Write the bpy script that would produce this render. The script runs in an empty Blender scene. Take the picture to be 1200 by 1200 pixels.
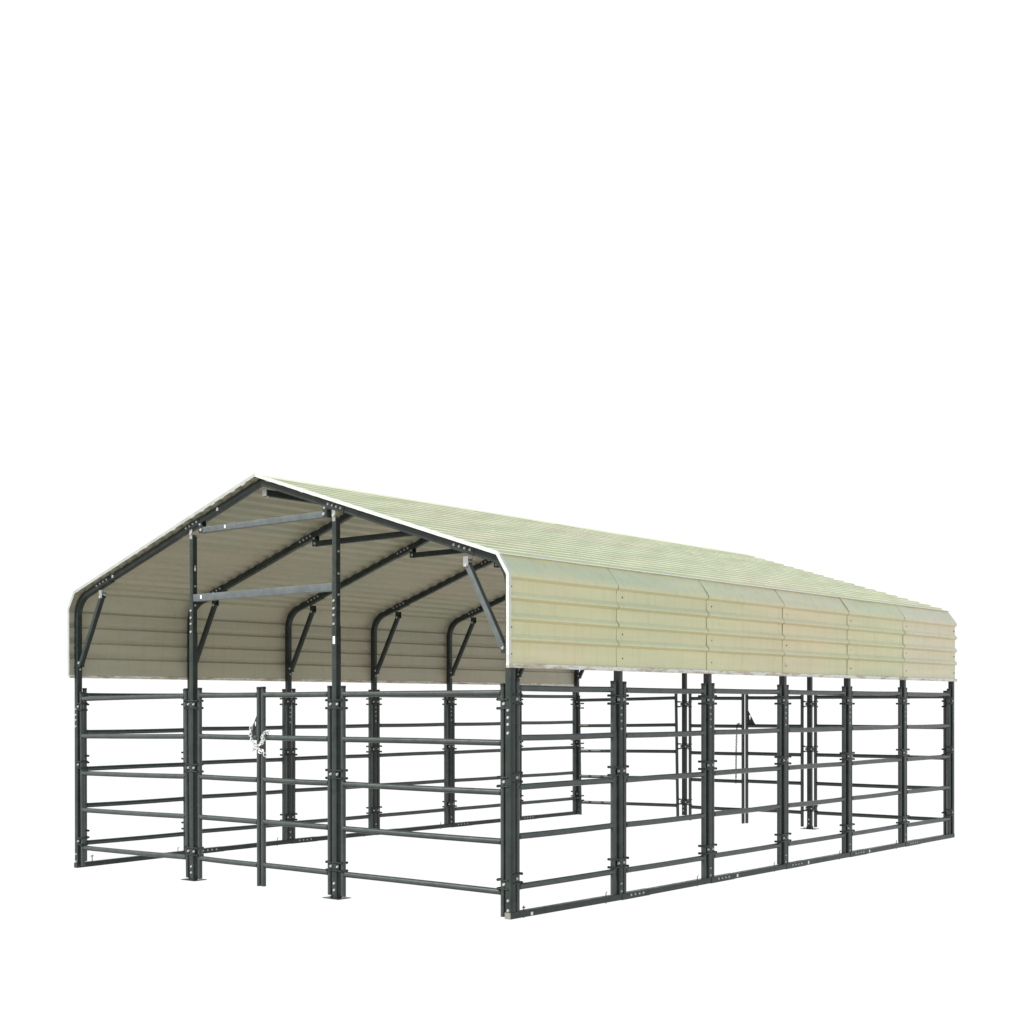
import bpy, math, random
from mathutils import Vector, Matrix
from mathutils.geometry import tessellate_polygon
random.seed(7)
S = bpy.context.scene
col = S.collection
W, L, NB = 6.1, 9.1, 6
BAY = L / NB
T = 0.03                     # half width of the square tube

# ------------------------------------------------------------------ materials
def new_mat(name):
    m = bpy.data.materials.new(name); m.use_nodes = True
    nt = m.node_tree; b = nt.nodes['Principled BSDF']
    return m, nt, b
def noise(nt, scale, detail=4, stretch=(1, 1, 1), rough=.55, seed=0.0):
    tc = nt.nodes.new('ShaderNodeTexCoord'); mp = nt.nodes.new('ShaderNodeMapping')
    mp.inputs['Scale'].default_value = stretch; mp.inputs['Location'].default_value = (seed, seed * .7, seed * .3)
    g = nt.nodes.new('ShaderNodeNewGeometry')
    nt.links.new(g.outputs['Position'], mp.inputs['Vector'])
    n = nt.nodes.new('ShaderNodeTexNoise'); n.inputs['Scale'].default_value = scale
    n.inputs['Detail'].default_value = detail; n.inputs['Roughness'].default_value = rough
    nt.links.new(mp.outputs[0], n.inputs['Vector']); return n.outputs['Fac']
def ramp(nt, fac, stops):
    r = nt.nodes.new('ShaderNodeValToRGB'); e = r.color_ramp.elements
    while len(e) < len(stops): e.new(.5)
    for k, (p, c) in enumerate(stops): e[k].position = p; e[k].color = (*c, 1)
    nt.links.new(fac, r.inputs[0]); return r.outputs[0]
def mixc(nt, fac, a, b, mode='MIX'):
    m = nt.nodes.new('ShaderNodeMix'); m.data_type = 'RGBA'; m.blend_type = mode
    if isinstance(fac, (int, float)): m.inputs[0].default_value = fac
    else: nt.links.new(fac, m.inputs[0])
    for i, v in ((6, a), (7, b)):
        if isinstance(v, tuple): m.inputs[i].default_value = (*v, 1)
        else: nt.links.new(v, m.inputs[i])
    return m.outputs[2]
def bump(nt, b, fac, strength, dist):
    n = nt.nodes.new('ShaderNodeBump'); n.inputs['Strength'].default_value = strength; n.inputs['Distance'].default_value = dist
    nt.links.new(fac, n.inputs['Height']); nt.links.new(n.outputs[0], b.inputs['Normal'])

def paint(name, c0, c1, c2, spec=.5, r0=.28, r1=.55):
    m, nt, b = new_mat(name)
    n = noise(nt, 9, 6); n2 = noise(nt, 60, 3, seed=3)
    c = ramp(nt, n, [(.3, c0), (.62, c1)])
    worn = ramp(nt, n2, [(.66, (0, 0, 0)), (.74, (1, 1, 1))])
    nt.links.new(mixc(nt, worn, c, c2), b.inputs['Base Color'])
    r = ramp(nt, noise(nt, 14, 4, seed=8), [(.3, (r0,) * 3), (.7, (r1,) * 3)])
    nt.links.new(r, b.inputs['Roughness'])
    b.inputs['Specular IOR Level'].default_value = spec
    bump(nt, b, n2, .12, .002)
    return m
STEEL = paint('green_grey_enamel', (.018, .026, .023), (.033, .042, .038), (.075, .085, .078), .25, .22, .40)
TUBE = paint('glossy_tube_enamel', (.020, .029, .026), (.038, .049, .044), (.10, .11, .10), .6, .28, .38)
LIT_STEEL = paint('sunlit_grey_steel', (.060, .076, .077), (.095, .112, .113), (.24, .26, .26), .6, .3, .5)  # paler copy of STEEL: sunlight on header, collar tie and brace painted in
DARKSTEEL = paint('black_plastic', (.012, .013, .014), (.02, .02, .022), (.03, .03, .03), .4)
ZINC = paint('zinc_plate', (.26, .28, .28), (.36, .38, .38), (.5, .5, .48), .8, .2, .4)
ZINC.node_tree.nodes['Principled BSDF'].inputs['Metallic'].default_value = .5
BOLT = paint('bright_bolt', (.34, .35, .34), (.48, .48, .47), (.26, .26, .25), .9, .15, .35)
CHAIN = paint('bright_chain', (.6, .6, .58), (.75, .75, .73), (.5, .5, .48), .7, .25, .4)
CAP = paint('grey_cap', (.16, .16, .13), (.22, .22, .18), (.3, .3, .27), .5)

def sheet_mat(name, k, pe=0):
    m, nt, b = new_mat(name)
    a = ramp(nt, noise(nt, .9, 4, (1, .55, 1)), [(.32, (.645, .625, .375)), (.50, (.675, .63, .37)), (.68, (.70, .61, .38))] if not pe else [(.30, (.67, .65, .41)), (.55, (.72, .62, .42)), (.75, (.74, .60, .44))])
    st = ramp(nt, noise(nt, 5, 5, (1, .12, 1.8), seed=4), [(.35, (.90, .92, .93)), (.65, (1, 1, 1))])
    c = mixc(nt, 1.0, a, st, 'MULTIPLY')
    wt = ramp(nt, noise(nt, 16, 5, (1.2, 1, .10), seed=21), [(.50, (1, 1, 1)), (.72, (.93, .91, .86))])
    c = mixc(nt, 1.0, c, wt, 'MULTIPLY')
    sp = ramp(nt, noise(nt, 38, 5, (1, .6, 1), seed=9), [(.72, (0, 0, 0)), (.80, (.18, .18, .18))])
    nt.links.new(mixc(nt, sp, c, (.36, .33, .24)), b.inputs['Base Color'])
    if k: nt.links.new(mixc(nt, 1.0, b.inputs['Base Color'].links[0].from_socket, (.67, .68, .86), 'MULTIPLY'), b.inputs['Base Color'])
    nt.links.new(ramp(nt, noise(nt, 6, 4, seed=2), [(.3, (.30,) * 3), (.7, (.46,) * 3)]), b.inputs['Roughness'])
    b.inputs['Specular IOR Level'].default_value = .5
    bump(nt, b, noise(nt, 3.2, 3, (1, .7, 1.6), seed=6), .35, .006)
    return m
SHEET = sheet_mat('tan_roof_enamel', 0)
SHEET_WARM = sheet_mat('faded_roof_enamel', 0, 1)
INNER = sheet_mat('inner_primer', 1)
GALV = paint('galvanised_edge', (.30, .32, .30), (.40, .42, .39), (.5, .5, .47), .5, .3, .5)
def flat_mat(name, c, r=.5):
    m, nt, b = new_mat(name); b.inputs['Roughness'].default_value = r
    nt.links.new(ramp(nt, noise(nt, 40, 3), [(.3, tuple(v * .85 for v in c)), (.7, c)]), b.inputs['Base Color']); return m
def trim_mat():
    m, nt, b = new_mat('white_trim')
    c = ramp(nt, noise(nt, 12, 5), [(.35, (.66, .67, .62)), (.7, (.50, .51, .46))])
    nt.links.new(c, b.inputs['Base Color']); b.inputs['Roughness'].default_value = .35
    return m
TRIM = trim_mat()
WHITE_LIP = flat_mat('white_lip', (.88, .89, .82), .4)
def worn_mat():
    m, nt, b = new_mat('peeling_edge')
    n = noise(nt, 11, 6, (1, .35, 2), rough=.7)
    c = ramp(nt, n, [(.36, (.40, .30, .22)), (.46, (.52, .46, .36)), (.55, (.80, .77, .70)), (.66, (.46, .45, .42))])
    nt.links.new(c, b.inputs['Base Color']); b.inputs['Roughness'].default_value = .5
    return m
WORN = worn_mat()
STICK = flat_mat('white_sticker', (.8, .8, .78))
SEAM = flat_mat('dark_screw', (.06, .055, .04))

# ------------------------------------------------------------------ mesh building
class MB:
    def __init__(s): s.v = []; s.f = []; s.m = []; s.mats = []
    def mi(s, mat):
        if mat not in s.mats: s.mats.append(mat)
        return s.mats.index(mat)
    def add(s, vs, fs, mat):
        o = len(s.v); k = s.mi(mat); s.v += [tuple(v) for v in vs]
        for f in fs: s.f.append([o + i for i in f]); s.m.append(k)
    def box(s, c, d, mat, rot=None):
        x, y, z = (t / 2 for t in d); P = [Vector((a * x, b * y, e * z)) for a in (-1, 1) for b in (-1, 1) for e in (-1, 1)]
        if rot: P = [rot @ p for p in P]
        c = Vector(c)
        s.add([p + c for p in P], [(0, 1, 3, 2), (4, 6, 7, 5), (0, 4, 5, 1), (2, 3, 7, 6), (0, 2, 6, 4), (1, 5, 7, 3)], mat)
    def sweep(s, pts, sec, side, mat, closed=False):
        """section `sec` swept along pts; side is a constant vector perpendicular to the path"""
        pts = [Vector(p) for p in pts]; side = Vector(side).normalized(); n = len(pts); k = len(sec); vs = []
        for i, p in enumerate(pts):
            a = (pts[i] - pts[i - 1]).normalized() if (i or closed) else None
            b = (pts[(i + 1) % n] - pts[i]).normalized() if (i < n - 1 or closed) else None
            t = (a + b).normalized() if a is not None and b is not None else (a if a is not None else b)
            sc = 1 / max(.3, t.dot(b if b is not None else a))
            up = side.cross(t).normalized() * sc
            for (u, w) in sec: vs.append(p + side * u + up * w)
        fs = []
        for i in range(n if closed else n - 1):
            j = (i + 1) % n
            for q in range(k): fs.append((i * k + q, i * k + (q + 1) % k, j * k + (q + 1) % k, j * k + q))
        if not closed: fs += [tuple(range(k))[::-1], tuple((n - 1) * k + q for q in range(k))]
        s.add(vs, fs, mat)
    def rod(s, a, b, r, mat, n=12):
        a, b = Vector(a), Vector(b); t = (b - a).normalized()
        side = t.orthogonal().normalized()
        s.sweep([a, b], circ(r, n), side, mat)
    def pad(s, a, b, mat, rx=.03, ry=.03, side=(0, 1, 0), c=.004):
        s.sweep([a, b], rsq(rx, ry, c), side, mat)
    def bolt(s, p, d, mat=None, r=.0085, h=.010):
        p = Vector(p); d = Vector(d).normalized(); m = mat or BOLT
        s.rod(p - d * .001, p + d * .002, r * 1.35, m, 10); s.rod(p + d * .002, p + d * h, r, m, 6)
    def build(s, name, parent=None, smooth=True):
        me = bpy.data.meshes.new(name); me.from_pydata(s.v, [], s.f)
        for m in s.mats: me.materials.append(m)
        me.polygons.foreach_set('material_index', s.m)
        import bmesh
        bm = bmesh.new(); bm.from_mesh(me); bmesh.ops.recalc_face_normals(bm, faces=bm.faces); bm.to_mesh(me); bm.free()
        if smooth:
            me.polygons.foreach_set('use_smooth', [True] * len(me.polygons)); me.set_sharp_from_angle(angle=math.radians(32))
        o = bpy.data.objects.new(name, me); col.objects.link(o)
        if parent: o.parent = parent
        return o
def circ(r, n=14): return [(r * math.cos(2 * math.pi * k / n), r * math.sin(2 * math.pi * k / n)) for k in range(n)]
def rsq(rx, ry, c=.004):
    P = []
    for sx, sy, o in ((1, 1, 0), (-1, 1, 1), (-1, -1, 2), (1, -1, 3)):
        for a in (0, 30, 60, 90):
            t = math.radians(a + 90 * o); P.append((sx * (rx - c) + c * math.cos(t), sy * (ry - c) + c * math.sin(t)))
    return P
def empty(name, loc, rz=0, label=None, cat=None, group=None):
    o = bpy.data.objects.new(name, None); o.empty_display_size = .2; col.objects.link(o)
    o.location = loc; o.rotation_euler = (0, 0, rz); tag(o, label, cat, group); return o
def tag(o, label=None, cat=None, group=None):
    if label: o['label'] = label
    if cat: o['category'] = cat
    if group: o['group'] = group

# ------------------------------------------------------------------ the shelter
SH = empty('livestock_shelter', (0, 0, 0), 0,
           'open sided livestock shelter with tan corrugated gabled roof on dark green-grey steel posts', 'shelter')
SLOPE = (3.895 - 2.945) / 3.0
ANG = math.atan(SLOPE)
def roof_z(x):                                    # flat of the sheet
    return 3.895 - SLOPE * abs(x - W / 2)
def raf_z(x):                                     # rafter axis, under the sheet
    return roof_z(x) - (T + .004) / math.cos(ANG)
def foot(i, side):                                # the near left corner of the frame stands a little low
    return {0: -.028, 1: -.010}.get(i, 0) if side == 0 else (.010 if i == 0 else 0)

# --- clamps: two pairs of threaded rods that hold the panel uprights against a post
def clamp_bm(ends, along):
    m = MB(); A = Vector((1, 0, 0)) if along == 'x' else Vector((0, 1, 0)); N = Vector((0, -1, 0)) if along == 'x' else Vector((1, 0, 0))
    a, b = ends
    for dz in (-.036, .036):
        for sg in (-1, 1):
            p = A * a + N * (.036 * sg) + Vector((0, 0, dz)); q = A * b + N * (.036 * sg) + Vector((0, 0, dz))
            m.rod(p, q, .0052, STEEL, 8)
        for e, s_ in ((a, -1), (b, 1)):
            if abs(e) > .06:
                c = A * (e - s_ * .012) + Vector((0, 0, dz))
                m.box(c, (.006, .086, .022) if along == 'x' else (.086, .006, .022), STEEL)
    for e in (a, b):
        if abs(e) > .06:
            s_ = 1 if e > 0 else -1
            for sg in (-1, 1): m.bolt(A * (s_ * .043) + N * (.030 * sg), N * sg, r=.0095, h=.012)
            m.box(A * (s_ * .044), (.02, .052, .05) if along == 'x' else (.052, .02, .05), STEEL)
    return m
_cl = {}
def clamp(parent, loc, ends, along):
    k = (ends, along)
    if k not in _cl:
        o = clamp_bm(ends, along).build('clamp', parent); _cl[k] = o
    else:
        o = _cl[k].copy(); col.objects.link(o); o.parent = parent
    o.location = loc
_tb = {}
def through_bolt(parent, loc, rz, r, half=T):
    k = (r, half)
    if k not in _tb:
        m = MB(); m.rod((-half, 0, 0), (half, 0, 0), r * .6, BOLT, 8)
        for sg in (-1, 1): m.bolt((sg * half, 0, 0), (sg, 0, 0), r=r)
        o = m.build('bolt', parent); _tb[k] = o
    else:
        o = _tb[k].copy(); col.objects.link(o); o.parent = parent
    o.location = loc; o.rotation_euler = (0, 0, rz)

PZ = (1.79, 1.155, .335)
FZ = (1.752, 1.120, .288)
post_sec = rsq(T, T)
# side posts, bent eave legs, rafters for every frame
def mir(x, side): return x if side == 0 else W - x
for i in range(NB + 1):
    y = BAY * i
    for side in (0, 1):
        x = mir(0, side); z0 = foot(i, side)
        sx = 1 if side == 0 else -1                # inward
        m = MB(); m.pad((x, y, z0 + (.056)), (x, y, 1.86), STEEL)
        p = m.build('post', SH)
        for z in ((1.715, 1.655, 1.60, 1.53, .15 + z0, .082 + z0) if i else (1.70, 1.64, 1.585, 1.515, .15 + z0, .07 + z0)):
            through_bolt(p, (x, y, z), 0 if i else math.pi / 2, .0078 if i else .0095)
        lo, hi = (0 if i == 0 else -.114), (0 if i == NB else .114)
        for z in PZ: clamp(p, (x, y, z - (.55 * 0 if True else 0)), (lo, hi), 'y')
        if i in (0, NB):
            for z in FZ: clamp(p, (x, y, z + (-.0 if side else -.022)), ((0, .118) if side == 0 else (-.118, 0)), 'x')
        # bent leg: sleeve in the post, bend, first stretch of the rafter
        path = [(x, y, 1.78), (x, y, 2.64)]
        cx, r = x + sx * .25, .25
        zc = raf_z(mir(.25, side)) - r / math.cos(ANG) - .002
        tot = 90 - math.degrees(ANG); n = 7
        path = [(x, y, 1.86)]
        for k in range(n + 1):
            a = math.radians(tot * k / n)
            path.append((cx - sx * r * math.cos(a), y, zc + r * math.sin(a)))
        x1 = mir(.62, side); path.append((x1, y, raf_z(x1)))
        m = MB(); m.sweep(path, rsq(T, T), (0, 1, 0), STEEL)
        lg = m.build('eave_leg', SH)
        # a slightly larger sleeve with its bolts where leg and rafter join
        def splice(xa, xb, nb, nm='splice'):
            m = MB(); m.pad((xa, y, raf_z(xa) - .002), (xb, y, raf_z(xb) - .002), STEEL, T + .0035, T + .0035)
            for k in range(nb):
                t = (k + .7) / (nb + .4) if nb > 2 else (k + .5) / nb
                xx = xa + (xb - xa) * t
                for sg in (-1, 1): m.bolt((xx, y + sg * (T + .0035), raf_z(xx) + .004), (0, sg, 0), r=.009)
            return m.build(nm, SH)
        splice(mir(.36, side), mir(.62, side), 4)
        # rafter
        xr = W / 2 - sx * .0
        m = MB(); xa = x1
        m.sweep([(xa, y, raf_z(xa)), (W / 2 - sx * .002, y, raf_z(W / 2))], rsq(T - .0008, T - .0008), (0, 1, 0), STEEL)
        m.build('rafter', SH)
        splice(mir(1.90, side), mir(2.14, side), 4)
        # knee brace with a bracket at its top
        xt, zt, xb, zb = mir(.455, side), 2.915, mir(.052, side), 2.185
        m = MB(); m.sweep([(xt, y, zt), (xb, y, zb)], rsq(.024, .024), (0, 1, 0), STEEL if (i or side == 0) else LIT_STEEL)
        kb = m.build('knee_brace', SH)
        b = MB(); b.box((xt, y, zt + .032), (.05, .0485, .006), STEEL)
        for sg in (-1, 1):
            b.bolt((xt - sx * .004, y + sg * .028, zt - .015), (0, sg, 0), r=.011)
            b.box((xt, y + sg * .0262, zt + .018), (.055, .004, .085), STEEL if i else ZINC)
        b.build('bracket', kb)
        b = MB(); b.box((x + sx * (T + .003), y, zb + .0), (.004, .0485, .12), STEEL)
        for sg in (-1, 1):
            b.bolt((xb + sx * .003, y + sg * .028, zb + .02), (0, sg, 0), r=.011)
            b.box((xb - sx * .001, y + sg * .0262, zb + .008), (.045, .004, .06), STEEL)
        for z in (zb + .052, zb - .05): b.bolt((x + sx * (T + .004), y, z), (sx, 0, 0))
        b.build('bracket', kb)
    # collar tie
    zc_, xa, xb = 3.478, 2.165, W - 2.165
    m = MB(); m.pad((xa - .02, y, zc_), (xb + .02, y, zc_), STEEL if i else LIT_STEEL, .024, .029)
    ct = m.build('collar_tie', SH)
    for xx in (xa, xb):
        b = MB(); s_ = 1 if xx < W / 2 else -1
        b.box((xx - s_ * .012, y, zc_ + .0325), (.05, .049, .004), STEEL)
        for sg in (-1, 1):
            b.box((xx - s_ * .012, y + sg * .0265, zc_ + .03), (.05, .004, .12), STEEL)
            b.bolt((xx, y + sg * .0285, zc_), (0, sg, 0), r=.012)
            b.bolt((xx - s_ * .012, y + sg * .0285, zc_ + .055), (0, sg, 0), r=.009)
        b.build('bracket', ct)
# ridge beam
m = MB(); m.pad((W / 2, .04, 3.765), (W / 2, L + .02, 3.765), STEEL, .03, .03, (1, 0, 0)); rb = m.build('ridge_beam', SH)
m = MB(); m.box((W / 2, .034, 3.765), (.058, .01, .058), ZINC); m.bolt((W / 2 + .01, .06, 3.735), (0, 0, -1), r=.012, h=.016); m.build('end_cap', rb)

# gable posts, front and back
XP = (2.008, 4.068)
def gable_post(x, y, front, z0, plate):
    m = MB(); ztop = 3.43
    m.pad((x, y, z0 + .006), (x, y, 2.46), STEEL)
    m.pad((x, y, 2.44), (x, y, ztop), STEEL, T - .003, T - .003)
    p = m.build('gable_post', SH)
    sg = -1 if front else 1
    for z in (2.685, 2.615, 2.555, 2.475, z0 + .135, z0 + .075): through_bolt(p, (x, y, z), math.pi / 2, .0095)
    for z in (3.13, 2.93, 2.74): through_bolt(p, (x, y, z), 0, .0078, T - .003)
    b = MB(); b.box((x, y + sg * .0285, 3.455), (.04, .004, .11), ZINC); b.bolt((x, y + sg * .031, 3.455), (0, sg, 0), r=.014)
    b.box((x, y, 3.44), (.05, .05, .004), STEEL)
    b.build('bracket', p)
    for z in FZ: clamp(p, (x, y, z), (-.110, .110), 'x')
    if plate:
        b = MB(); b.box((x, y, z0 + .003), (.21, .16, .006), STEEL)
        for sx in (-1, 1): b.box((x + sx * .034, y, z0 + .021), (.005, .07, .03), STEEL); b.bolt((x + sx * .08, y, z0 + .006), (0, 0, 1))
        b.build('base_plate', p)
    return p
for x in XP:
    gable_post(x, 0, True, 0, True)
gable_post(XP[0], L, False, .085, False); gable_post(XP[1], L, False, 0, True)
for y in (0, L):
    m = MB(); m.pad((XP[0] + T, y, 2.812), (XP[1] - T, y, 2.812), LIT_STEEL, .025, .036)
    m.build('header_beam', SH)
# stickers on the tubes
def sticker(c, d, parent=SH):
    m = MB(); m.box(c, d, STICK); return m.build('sticker', parent)
sticker((2.53, -.0246, 3.483), (.022, .001, .032)); sticker((2.16, -.0256, 2.816), (.026, .001, .036))
sticker((4.068, -.0306, 2.33), (.03, .001, .07)); sticker((6.1302, .24, .030), (.001, .03, .028))
sticker((2.008 + .0276, 0, 3.10), (.001, .018, .035))
for xx in (.68, 2.42): sticker((xx, -.0306, raf_z(xx)), (.03, .001, .03))

# base rails along both long sides, with sleeves and anchor pins
for side in (0, 1):
    x = mir(0, side); o = 1 if side else -1
    m = MB(); pts = [(x, -.034, foot(0, side) + .028)] + [(x, BAY * i, foot(i, side) + .028) for i in range(1, NB)] + [(x, L + .034, .028)]
    m.sweep(pts, rsq(.0295, .027), (1, 0, 0), STEEL)
    br = m.build('base_rail', SH)
    m = MB(); m.box((x, -.037, foot(0, side) + .028), (.058, .006, .052), CAP if side else STEEL); m.build('end_cap', br)
    m = MB(); m.box((x, L + .037, .028), (.058, .006, .052), STEEL); m.build('end_cap', br)
    for i in range(1, NB):
        ya = BAY * i + .04; dz = (foot(i, side)) 
        m = MB(); m.pad((x, ya - .02, .028 + dz), (x, ya + .42, .0282 + dz * .7), STEEL, .0325, .0295, (1, 0, 0))
        for k in range(4):
            for sg in (-1, 1): m.bolt((x + sg * .0325, ya + .11 + k * .065, .034 + dz * .8), (sg, 0, 0), r=.008)
        m.build('splice', br)
        m = MB(); yy = BAY * i - .19
        m.rod((x, yy, -.012), (x, yy, .085), .004, STEEL, 8); m.rod((x, yy, .08), (x, yy + .018, .092), .0032, STEEL, 8)
        m.build('anchor_pin', br)
        if i in (2, 3, 4): sticker((x + o * .0302, BAY * i + .52 + .0, .03), (.001, .03, .03), br)
    m = MB(); m.rod((x, .17, .0), (x, .17, .10), .0048, STEEL, 8); m.rod((x, .15, .085), (x, .19, .085), .004, STEEL, 8); m.build('anchor_pin', br)

# --- corrugated sheets
def ribbed(p, q, nrm, ribs, d=.028, sym=False):
    """profile points from p to q with ribs at the given distances; nrm = outward normal"""
    p, q, nrm = Vector(p), Vector(q), Vector(nrm).normalized(); t = (q - p); ln = t.length; t.normalize(); P = [(0, 0)]
    for s in ribs:
        if sym: P += [(s - .050, 0), (s - .020, d), (s + .020, d), (s + .050, 0)]
        else: P += [(s - .013, 0), (s + .008, d), (s + .024, d), (s + .058, 0)]
    P.append((ln, 0))
    return [(p + t * s + nrm * o, nrm) for s, o in P]
TH = .0014
def sheet(prof, y0, y1, name, mirror, lift0, seed, screws=()):
    """thin ribbed sheet; its near end is lifted to lap over its neighbour"""
    rnd = random.Random(seed); n = 14; k = len(prof); vs = []
    ph = [rnd.uniform(0, 6.28) for _ in range(4)]
    for layer in (0, 1):
        for j in range(n + 1):
            t = j / n; tt = t * t * (3 - 2 * t); y = y0 + (y1 - y0) * t
            lift = lift0 * (1 - min(1, t * 3)) ** 1.5
            for q, (P, N) in enumerate(prof):
                w = .0016 * math.sin(y * 3.1 + ph[0] + q * .35) * math.sin(q * .8 + ph[1]) + .0008 * math.sin(y * 9 + ph[2] + q)
                if j == 0: w += lift0 * .4 * math.sin(q * 1.7 + ph[3])
                v = P + N * (lift + w - (TH if layer else 0))
                jag = (.002 * math.sin(q * 2.3 + ph[3])) if j == 0 else 0
                vs.append((W - v.x if mirror else v.x, y + jag, v.z))
    fs = []; fi = []; off = (n + 1) * k
    for j in range(n):
        for q in range(k - 1):
            a, b, c, d = j * k + q, j * k + q + 1, (j + 1) * k + q + 1, (j + 1) * k + q
            fs.append((a, b, c, d)); fi.append((off + d, off + c, off + b, off + a))
        for q in (0, k - 1):
            a, d = j * k + q, (j + 1) * k + q; fs.append((a, d, off + d, off + a))
    for j in (0, n):
        for q in range(k - 1): a, b = j * k + q, j * k + q + 1; fs.append((a, b, off + b, off + a))
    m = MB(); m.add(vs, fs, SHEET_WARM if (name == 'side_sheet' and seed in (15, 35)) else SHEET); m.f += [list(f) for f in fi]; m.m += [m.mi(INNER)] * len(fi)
    for (P, N, y) in screws:
        P, N = Vector(P), Vector(N)
        if mirror: P.x = W - P.x; N.x = -N.x
        P = P + Vector((0, y, 0))
        m.rod(P - N * .002, P + N * .005, .0075, SEAM, 8); m.rod(P, P + N * .009, .0045, SEAM, 6)
    return m.build(name, SH)
XO = W + T + .003                                       # wall sheet plane on the right
EX, EZ = XO - .10, roof_z(XO - .10)                      # eave bend
ZB, ZC = 2.066, 2.785
rib_z = [2.262, 2.430, 2.598, 2.766 - .012]
wall = ribbed((XO, 0, ZB), (XO, 0, ZC + .055), (1, 0, 0), [z - ZB for z in rib_z[:3]])
wall = wall[:-1] + [(Vector((XO, 0, 2.752)), Vector((1, 0, 0))), (Vector((XO + .024, 0, 2.774)), Vector((1, 0, 0))),
                    (Vector((XO + .024, 0, 2.796)), Vector((.95, 0, .3)))]
cn = Vector((EZ - 2.80, 0, .11)).normalized()
cham = [(Vector((XO + .016, 0, 2.812)), cn), (Vector((EX + .004, 0, EZ + .014)), cn), (Vector((EX - .02, 0, EZ + .010)), Vector((SLOPE, 0, 1)).normalized())]
side_prof = wall + cham
rn = Vector((SLOPE, 0, 1)).normalized()
sl = (Vector((EX - .01, 0, roof_z(EX - .01) + .004)) - Vector((W / 2 + .01, 0, roof_z(W / 2 + .01) + .004))).length
nr = 19
roof_prof = ribbed((EX + .012, 0, roof_z(EX + .012) + .008), (W / 2 + .012, 0, roof_z(W / 2 + .012) + .004), (rn.x, 0, rn.z),
                   [.13 + k * (sl - .2) / (nr - 1) for k in range(nr)], .027, True)
for mirror in (False, True):
    for i in range(NB):
        y0 = -.085 if i == 0 else BAY * i - .075
        y1 = BAY * (i + 1) + (.0 if i < NB - 1 else .045)
        sc = []
        for yy in ([-.03] if i == 0 else [BAY * i + .015]) + ([L + .0] if i == NB - 1 else []):
            for z in (2.70, 2.37, 2.155): sc.append(((XO, 0, z), (1, 0, 0), yy))
        sheet(side_prof, y0, y1, 'side_sheet', mirror, .0048 if i else .0, 10 + i + 20 * mirror, [s for s in sc if s[1][2] == 0])
        sheet(roof_prof, y0, y1, 'roof_sheet', mirror, .0015 if i else .0, 60 + i + 20 * mirror, [s for s in sc if s[1][2] != 0])
# ridge cap
m = MB()
for s_ in (-1, 1):
    a = Vector((W / 2, 0, roof_z(W / 2) + .034)); b = Vector((W / 2 + s_ * .13, 0, roof_z(W / 2 + .13) + .028)); c = b + Vector((s_ * .004, 0, -.012))
    for p, q in ((a, b), (b, c)):
        n_ = Vector((0, 0, -.002)); vs = []
        for y in (-.087, L + .047):
            for v in (p, q, q + n_, p + n_): vs.append((v.x, y, v.z))
        m.add(vs, [(0, 1, 5, 4), (1, 2, 6, 5), (2, 3, 7, 6), (3, 0, 4, 7), (0, 3, 2, 1), (4, 5, 6, 7)], SHEET)
m.build('ridge_cap', SH)
# trims
def strip(pts, w, y0, name, mat, depth=.004, ret=.03):
    """folded edge trim on the gable: a front face w deep under the outline and a lip lying on the sheet"""
    m = MB(); pts = [Vector(p) for p in pts]; n = len(pts); vs = []
    for i, p in enumerate(pts):
        a = (pts[i] - pts[i - 1]).normalized() if i else None; b = (pts[i + 1] - pts[i]).normalized() if i < n - 1 else None
        t = ((a + b).normalized() if a is not None and b is not None else (a if a is not None else b)); k = 1 / t.dot(a if a is not None else b)
        nrm = Vector((0, 1, 0)).cross(t).normalized() * k
        if nrm.dot(Vector((p.x - W / 2, 0, p.z - 2.4))) < 0: nrm = -nrm
        for (o, y) in ((0.002, y0 + ret), (0.002, y0), (-w, y0), (-w, y0 + depth), (-.004, y0 + depth), (-.001, y0 + ret)):
            vs.append(p + nrm * o + Vector((0, y, 0)))
    fs = []
    for i in range(n - 1):
        for q in range(6): fs.append((i * 6 + q, i * 6 + (q + 1) % 6, (i + 1) * 6 + (q + 1) % 6, (i + 1) * 6 + q))
    fs += [(0, 1, 2, 3, 4, 5), tuple((n - 1) * 6 + q for q in range(6))]
    m.add(vs, fs, mat); return m.build(name, SH, smooth=False)
outline = [(XO + .026, 0, ZB - .006), (XO + .026, 0, 2.80), (EX + .010, 0, EZ + .030), (W / 2, 0, roof_z(W / 2) + .037)]
strip(outline, .027, -.092, 'rake_trim', TRIM)
strip([(W - p[0], 0, p[2]) for p in outline], .028, -.0925, 'rake_trim', GALV)
for s_ in (0, 1):
    m = MB(); xx = mir(-(T + .003) - .012, 0) if s_ == 0 else XO + .012
    m.pad((xx, -.09, ZB - .006), (xx, L + .045, ZB - .006), WORN, .017, .017, (1, 0, 0), .003); m.build('bottom_trim', SH)
    m = MB(); ex = EX + .010 if s_ else W - EX - .010
    m.pad((ex, -.085, EZ + .019), (ex, L + .04, EZ + .019), WHITE_LIP, .015, .0045, (1, 0, 0), .003); m.build('eave_trim', SH)

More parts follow.
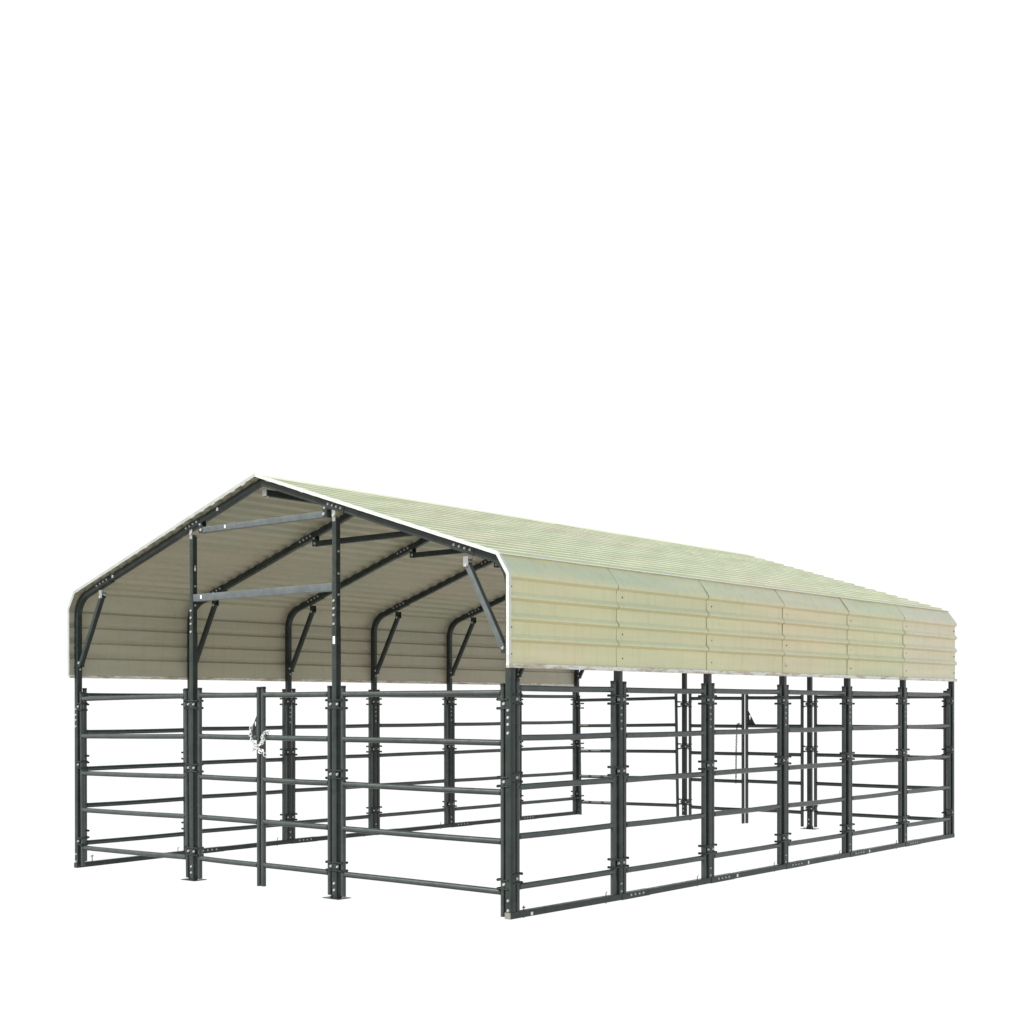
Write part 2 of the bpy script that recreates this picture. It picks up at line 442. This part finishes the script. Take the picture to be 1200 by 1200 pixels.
# ------------------------------------------------------------------ corral panels and gates
RZ = (.222, .632, 1.033, 1.435, 1.840)
def make_panel(name, length, label, cat, group, latch=0):
    t = empty(name, (0, 0, 0), 0, label, cat, group)
    for x in (0, length):
        m = MB(); m.rod((x, 0, .022), (x, 0, 1.895), .0228, TUBE, 18); m.rod((x, 0, 1.893), (x, 0, 1.918), .0245, DARKSTEEL, 18)
        m.build('upright', t)
    for k, z in enumerate(RZ):
        m = MB(); n = 9; sag = random.uniform(-.004, .003)
        pts = [(.012 + (length - .024) * j / n, random.uniform(-.0006, .0006), z + sag * math.sin(math.pi * j / n)) for j in range(n + 1)]
        m.sweep(pts, circ(.0255, 18), (0, 1, 0), TUBE)
        for x, s_ in ((.024, 1), (length - .024, -1)):       # weld collar
            m.rod((x - .004 * s_, 0, z), (x + .006 * s_, 0, z), .0275, TUBE, 18)
        m.build('rail', t)
    if latch:
        x0 = length if latch > 0 else 0; s_ = -1 if latch > 0 else 1
        tri = [(0.018, 1.455), (.145, 1.455), (.125, 1.478), (.018, 1.668)]
        hole = [(.052 + (.013 if math.sin(a) > -.2 else .006) * math.cos(a), (1.575 if math.sin(a) > -.2 else 1.535) + .014 * math.sin(a)) for a in [2 * math.pi * q / 14 for q in range(14)]]
        P = [Vector((x0 + s_ * a, 0, b)) for a, b in tri]; H = [Vector((x0 + s_ * a, 0, b)) for a, b in hole]
        tris = tessellate_polygon([[Vector((p.x, p.z, 0)) for p in P], [Vector((p.x, p.z, 0)) for p in H]])
        A = P + H; n = len(A); vs = [a + Vector((0, -.004, 0)) for a in A] + [a + Vector((0, .002, 0)) for a in A]
        fs = [tuple(f) for f in tris] + [tuple(n + q for q in f)[::-1] for f in tris]
        for lo, cnt in ((0, len(P)), (len(P), len(H))):
            for q in range(cnt): a, b = lo + q, lo + (q + 1) % cnt; fs.append((a, b, n + b, n + a))
        m = MB(); m.add(vs, fs, STEEL); m.build('latch_plate', t, smooth=False)
    return t
def copy_tree(o, parent=None):
    c = o.copy(); col.objects.link(c); c.parent = parent
    for ch in list(o.children): copy_tree(ch, c)
    return c
GS = 'five-rail corral panels along the long sides'
ordn = ['first', 'second', 'third', 'fourth', 'fifth', 'sixth']
proto = None
for side in (1, 0):
    for i in range(NB):
        w = 'right long side, %s bay back' if side else 'left long side, %s bay back, beyond the gates'
        lab = 'five-rail steel panel on the ' + w % ordn[i]
        if proto is None: proto = make_panel('corral_panel', BAY - .164, lab, 'corral panel', GS); t = proto
        else: t = copy_tree(proto); t['label'] = lab
        t.location = (mir(0, side) + random.uniform(-.004, .004), BAY * i + .082, .036 + foot(i, side) * .7 + random.uniform(-.003, .003))
        t.rotation_euler = (random.uniform(-.002, .002), random.uniform(-.002, .002), math.pi / 2 + random.uniform(-.002, .002))
GF = 'wide panels beside the gable gates'
t = make_panel('corral_panel', 1.830, 'wide five-rail panel left of the chained front gates, below the low left eave', 'corral panel', GF)
t.location = (.086, 0, -.026); t.rotation_euler = (0, -math.asin(.022 / 1.818), 0)
t = make_panel('corral_panel', 1.868, 'wide five-rail panel right of the front gates, ending at the near corner post', 'corral panel', GF); t.location = (4.156, 0, 0)
t = make_panel('corral_panel', 1.82, 'wide five-rail panel in the back gable at the far left corner', 'corral panel', GF); t.location = (.07, L, -.022); t.rotation_euler = (0, -math.asin(.03 / 1.82), 0)
t = make_panel('corral_panel', 1.86, 'wide five-rail panel in the back gable at the far right corner post', 'corral panel', GF); t.location = (4.156, L, .008)
GG = 'paired gates in the gable ends'
t = make_panel('gate', .897, 'left leaf of the front gate pair, with the triangular latch plate', 'gate', GG, latch=1); t.location = (2.096 + .010, 0, 0)
t = make_panel('gate', .915, 'right leaf of the front gate pair, chain looped round its free upright', 'gate', GG); t.location = (3.067, 0, 0.002)
t = make_panel('gate', .898, 'left leaf of the back gate pair, chain hanging beside its free upright', 'gate', GG); t.location = (2.106, L, -.004)
t = make_panel('gate', .884, 'right leaf of the back gate pair, with the dark triangular latch plate', 'gate', GG, latch=-1); t.location = (3.066, L, .004)

# ------------------------------------------------------------------ chains
def chain(paths, name, label, loc, link=.034, wire=.0036, wid=.0105, mat=None):
    m = MB()
    for pts in paths:
        pts = [Vector(p) for p in pts]; d = [0]
        for a, b in zip(pts, pts[1:]): d.append(d[-1] + (b - a).length)
        def at(s):
            for i in range(len(pts) - 1):
                if s <= d[i + 1]: return pts[i].lerp(pts[i + 1], (s - d[i]) / max(1e-6, d[i + 1] - d[i]))
            return pts[-1]
        step = link * .72; n = int(d[-1] / step)
        for k in range(n):
            a, b = at(k * step), at((k + 1) * step); t = (b - a).normalized(); c = (a + b) / 2
            u = t.cross(Vector((0, 1, 0))); u = u.normalized() if u.length > .1 else Vector((1, 0, 0)); v = t.cross(u)
            ang = math.radians(35 + 90 * (k % 2) + random.uniform(-18, 18)); w_ = u * math.cos(ang) + v * math.sin(ang)
            ring = []
            h = link / 2 - wid
            for q in range(14):
                a2 = 2 * math.pi * q / 14; ring.append(c + t * (wid * math.sin(a2) + (h if math.sin(a2) > 0 else -h)) + w_ * wid * math.cos(a2))
            m.sweep(ring, circ(wire, 6), t.cross(w_), mat or ZINC, closed=True)
    m.v = [tuple(Vector(v) - Vector(loc)) for v in m.v]
    o = m.build(name); o.location = loc; tag(o, label, 'chain', None); return o
yy = -.034
chain([[(2.920, -.012, 1.565), (2.925, yy, 1.53), (2.915, yy, 1.46), (2.945, yy, 1.40), (2.985, yy, 1.355), (3.03, yy - .012, 1.335), (3.09, yy, 1.315), (3.125, yy, 1.285), (3.135, yy, 1.25)],
       [(3.145, .0, 1.50), (3.14, yy + .0, 1.49), (3.105, yy, 1.47), (3.085, yy, 1.43), (3.09, yy, 1.395), (3.05, yy, 1.365), (3.00, yy - .012, 1.335), (2.945, yy, 1.315), (2.93, yy, 1.285)],
       [(3.095, yy - .005, 1.46), (3.125, yy - .005, 1.42), (3.095, yy - .006, 1.38), (3.03, yy - .006, 1.36)],
       [(3.03, yy - .006, 1.325), (3.06, yy - .006, 1.295), (3.10, yy - .006, 1.285)],
       [(3.10, .028, 1.47), (3.02, .03, 1.46), (2.94, .028, 1.48)]],
      'chain', 'bright steel chain knotted round the two meeting uprights of the front gates', (3.03, -.04, 1.25), link=.042, wire=.0044, wid=.013, mat=CHAIN)
chain([[(2.965, L - .026, 1.47), (2.925, L - .02, 1.465), (2.915, L - .024, 1.40), (2.905, L - .024, 1.10), (2.90, L - .024, .60)]], 'chain',
      'thin dark chain hanging straight down beside the back gate uprights', (2.92, L - .03, .6), mat=STEEL)

# ------------------------------------------------------------------ light
w = bpy.data.worlds.new('World'); S.world = w; w.use_nodes = True
nt = w.node_tree; bg = nt.nodes['Background']
tc = nt.nodes.new('ShaderNodeTexCoord'); sp = nt.nodes.new('ShaderNodeSeparateXYZ'); nt.links.new(tc.outputs['Generated'], sp.inputs[0])
mr = nt.nodes.new('ShaderNodeMapRange'); mr.inputs[1].default_value = -1; mr.inputs[2].default_value = 1; nt.links.new(sp.outputs[2], mr.inputs[0])
g = ramp(nt, mr.outputs[0], [(0, (.60, .57, .48)), (.12, (.48, .46, .39)), (.20, (.30, .29, .24)), (.255, (1, 1, 1)), (.760, (1, 1, 1)), (.80, (.38, .68, .92)), (1, (.23, .50, .78))])
nt.links.new(g, bg.inputs['Color']); bg.inputs['Strength'].default_value = 1.04
sd = bpy.data.lights.new('sun', 'SUN'); sd.energy = 5.0; sd.angle = math.radians(1.2); sd.color = (1, .96, .88)
so = bpy.data.objects.new('sun', sd); col.objects.link(so)
to_sun = Vector((-.40, -.62, .67)).normalized()
so.rotation_euler = to_sun.to_track_quat('Z', 'Y').to_euler(); so.location = (-6, -5, 12)

# ------------------------------------------------------------------ camera (solved from the photograph)
cd = bpy.data.cameras.new('camera'); cam = bpy.data.objects.new('camera', cd); col.objects.link(cam); S.camera = cam
yaw, pitch, roll, f = .7003, -.0032, -.0011, 1630.3
F = Vector((-math.sin(yaw) * math.cos(pitch), math.cos(yaw) * math.cos(pitch), math.sin(pitch)))
R0 = Vector((math.cos(yaw), math.sin(yaw), 0)); U0 = R0.cross(F)
R1 = R0 * math.cos(roll) + U0 * math.sin(roll); U1 = -R0 * math.sin(roll) + U0 * math.cos(roll)
M = Matrix((R1, U1, -F)).transposed().to_4x4(); M.translation = Vector((13.2413, -8.7024, 1.7416)); cam.matrix_world = M
cd.sensor_width = 36; cd.lens = f / 1200 * 36; cd.shift_x = (600 - 576.7) / 1200; cd.shift_y = (831.55 - 600) / 1200
cd.clip_end = 500

vs_ = S.view_settings; vs_.view_transform = 'Standard'; vs_.look = 'None'; vs_.exposure = 0; vs_.gamma = 1; vs_.use_curve_mapping = False
S.cycles.max_bounces = 8
